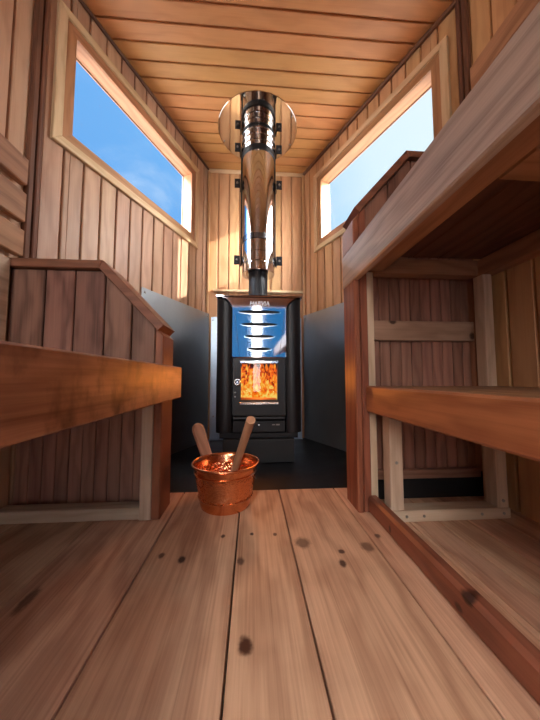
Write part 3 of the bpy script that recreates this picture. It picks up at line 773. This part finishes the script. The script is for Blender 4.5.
mb = MB(); mb.box(.3835, .757, .864, .8855, .524, .590, 'x', .002); tag(build('cross_rail', mb, wood('knotty_pine', srgb(196, 158, 128), srgb(150, 112, 86), .55, .1, ring=20, knots=[(.75, .864, .54, .012, .02, .014, .9), (.47, .864, .586, .015, .02, .01, .9)]), re_), 'knotty pale cross rail')
mb = MB(); mb.box(.7575, .787, .866, .8855, .09, .73, 'z', .002); build('corner_board', mb, M['batten'], re_)
mb = MB(); mb.box(.3835, .757, .864, .8855, .072, .100, 'x', .002); build('bottom_trim', mb, M['clad'], re_)
mb = MB(); mb.box(.3835, .787, .888, .902, .0005, .0865, 'x', .001); build('gap_shade_strip', mb, M['black_matt'], re_)  # black strip painting in the shade of the gap below the boards
# backrest on the right wall
br = thing('backrest', 'single backrest slat on the right wall above the high bench', 'backrest', (.77, .3, 1.39), 'slatted backrests')
mb = MB(); mb.box(.753, .776, NEAR, .822, 1.392, 1.474, 'y', .003); build('slat', mb, M['slat'], br)
for y in (.70, .1, -.45):
    mb = MB(); mb.box(.7765, .7908, y, y + .045, 1.38, 1.485, 'z', .001); build('batten', mb, M['panel_warm'], br)

# ------------------------------------------------------------------ light
def lamp(name, kind, energy, color, loc, **kw):
    d = bpy.data.lights.new(name, kind); d.energy = energy; d.color = color
    for a, b in kw.items(): setattr(d, a, b)
    o = bpy.data.objects.new(name, d); COL.objects.link(o); o.location = loc; return o
SUN = Vector((1.19, -.51, .46)).normalized()
s = lamp('sun', 'SUN', 3.2, (1., .93, .80), (0, 0, 3), angle=.009)
s.rotation_euler = SUN.to_track_quat('Z', 'Y').to_euler()
lamp('fire_light', 'POINT', 1.0, (1., .30, .05), (SX, SY + .045, .40), shadow_soft_size=.02)
for (h0, h1, b, t_) in HOLES:  # portals at the added rear openings
    pd = lamp('added_opening_daylight', 'AREA', 1, (1, 1, 1), (LB.x + (h0 + h1) / 2, REAR - .035, (b + t_) / 2), shape='RECTANGLE', size=h1 - h0, size_y=t_ - b)
    pd.rotation_euler = (math.pi / 2, 0, 0); pd.data.cycles.is_portal = True
for A, B, sg in ((LA, LB, -1), (RA, RB, 1)):
    u = (B - A).normalized(); n = wall_n(A, B, sg); c = A + u * (WIN[0] + WIN[1]) / 2 - n * (GL + .02)
    q = lamp('window_daylight', 'AREA', 1, (1, 1, 1), (c.x, c.y, (WIN[2] + WIN[3]) / 2), shape='RECTANGLE', size=WIN[1] - WIN[0], size_y=WIN[3] - WIN[2])
    q.rotation_euler = V3(-n.x, -n.y, 0).to_track_quat('Z', 'Y').to_euler(); q.data.cycles.is_portal = True

EXPO = 1.75
SKY_FRONT, SKY_LOW, SKY_HIGH, SKY_SUN, GROUND = .335, 5.4, 22., 9., 2.3
W = bpy.data.worlds.new('sky'); SC.world = W; W.use_nodes = True
T = W.node_tree; T.nodes.clear()
class WN(NT):
    def __init__(s): s.t = T; s.out = s.n('ShaderNodeOutputWorld')
N = WN()
tc = N.n('ShaderNodeTexCoord'); d = tc.outputs['Generated']
sp = N.n('ShaderNodeSeparateXYZ'); N.l(d, sp.inputs[0])
dot = N.vmath('DOT_PRODUCT', d, tuple(SUN))
blue = N.ramp(N.math('MULTIPLY_ADD', dot, .5, .5), [(0., (.11, .33, .73)), (.34, (.17, .43, .82)), (.48, (.26, .56, .88)), (.62, (.72, .87, .96)), (1., (1., .98, .94))])
cl = N.noise(N.vmath('MULTIPLY', d, (3., 3., 5.)), 1., 6, .6, .6)
clf = N.n('ShaderNodeMapRange', interpolation_type='SMOOTHSTEP'); N.l(cl, clf.inputs[0]); clf.inputs[1].default_value = .46; clf.inputs[2].default_value = .78; clf.inputs[3].default_value = 0; clf.inputs[4].default_value = .55
sky = N.mix(clf.outputs[0], blue, (.72, .84, .95))
# unseen ground and rear sky brightened to fill the room; glow towards the sun
def step(v, a, b, lo, hi):
    x = N.n('ShaderNodeMapRange', interpolation_type='SMOOTHSTEP'); N.l(v, x.inputs[0])
    for k, q in enumerate((a, b, lo, hi)): x.inputs[k + 1].default_value = q
    return x.outputs[0]
up = step(sp.outputs[2], -.03, .02, 0, 1)
high = N.math('MULTIPLY', step(sp.outputs[2], .42, .66, 0, 1), step(sp.outputs[1], .1, -.35, 0, 1))
strength = N.math('ADD', N.math('ADD', step(sp.outputs[1], .1, -.6, SKY_FRONT, SKY_LOW), N.math('MULTIPLY', high, SKY_HIGH)), step(dot, .55, .97, 0, SKY_SUN))
whiten = N.mix(N.math('MINIMUM', N.math('ADD', step(sp.outputs[1], .1, -.6, 0, 1), step(dot, .55, .9, 0, 1)), 1.), sky, (1., .97, .93))
skyc = N.mix(1., whiten, (1, 1, 1)); sc_ = N.vmath('SCALE', whiten); sc_n = sc_.node; N.l(strength, sc_n.inputs['Scale'])
grd = N.vmath('SCALE', N.mix(0., (1., .98, .96), (1., .98, .96))); N.l(step(sp.outputs[1], .4, -.4, GROUND * .45, GROUND * 1.5), grd.node.inputs['Scale'])
col = N.mix(up, grd, sc_)
bg = N.n('ShaderNodeBackground'); N.l(col, bg.inputs[0]); bg.inputs[1].default_value = 1; N.l(bg.outputs[0], N.out.inputs[0])

# ------------------------------------------------------------------ camera
cd = bpy.data.cameras.new('camera'); cam = bpy.data.objects.new('camera', cd); COL.objects.link(cam)
pitch = math.atan(17.5 / 270); yaw = math.atan(18.5 / 270 * math.cos(pitch))
cam.location = (0, 0, .40); cam.rotation_euler = (math.pi / 2 + pitch, 0, -yaw)
cd.sensor_fit = 'HORIZONTAL'; cd.sensor_width = 36; cd.lens = 18; cd.clip_start = .01
SC.camera = cam
vs = SC.view_settings; SC.display_settings.display_device = 'sRGB'
vs.view_transform = 'Standard'; vs.look = 'None'; vs.gamma = 1; vs.use_curve_mapping = False; vs.exposure = EXPO
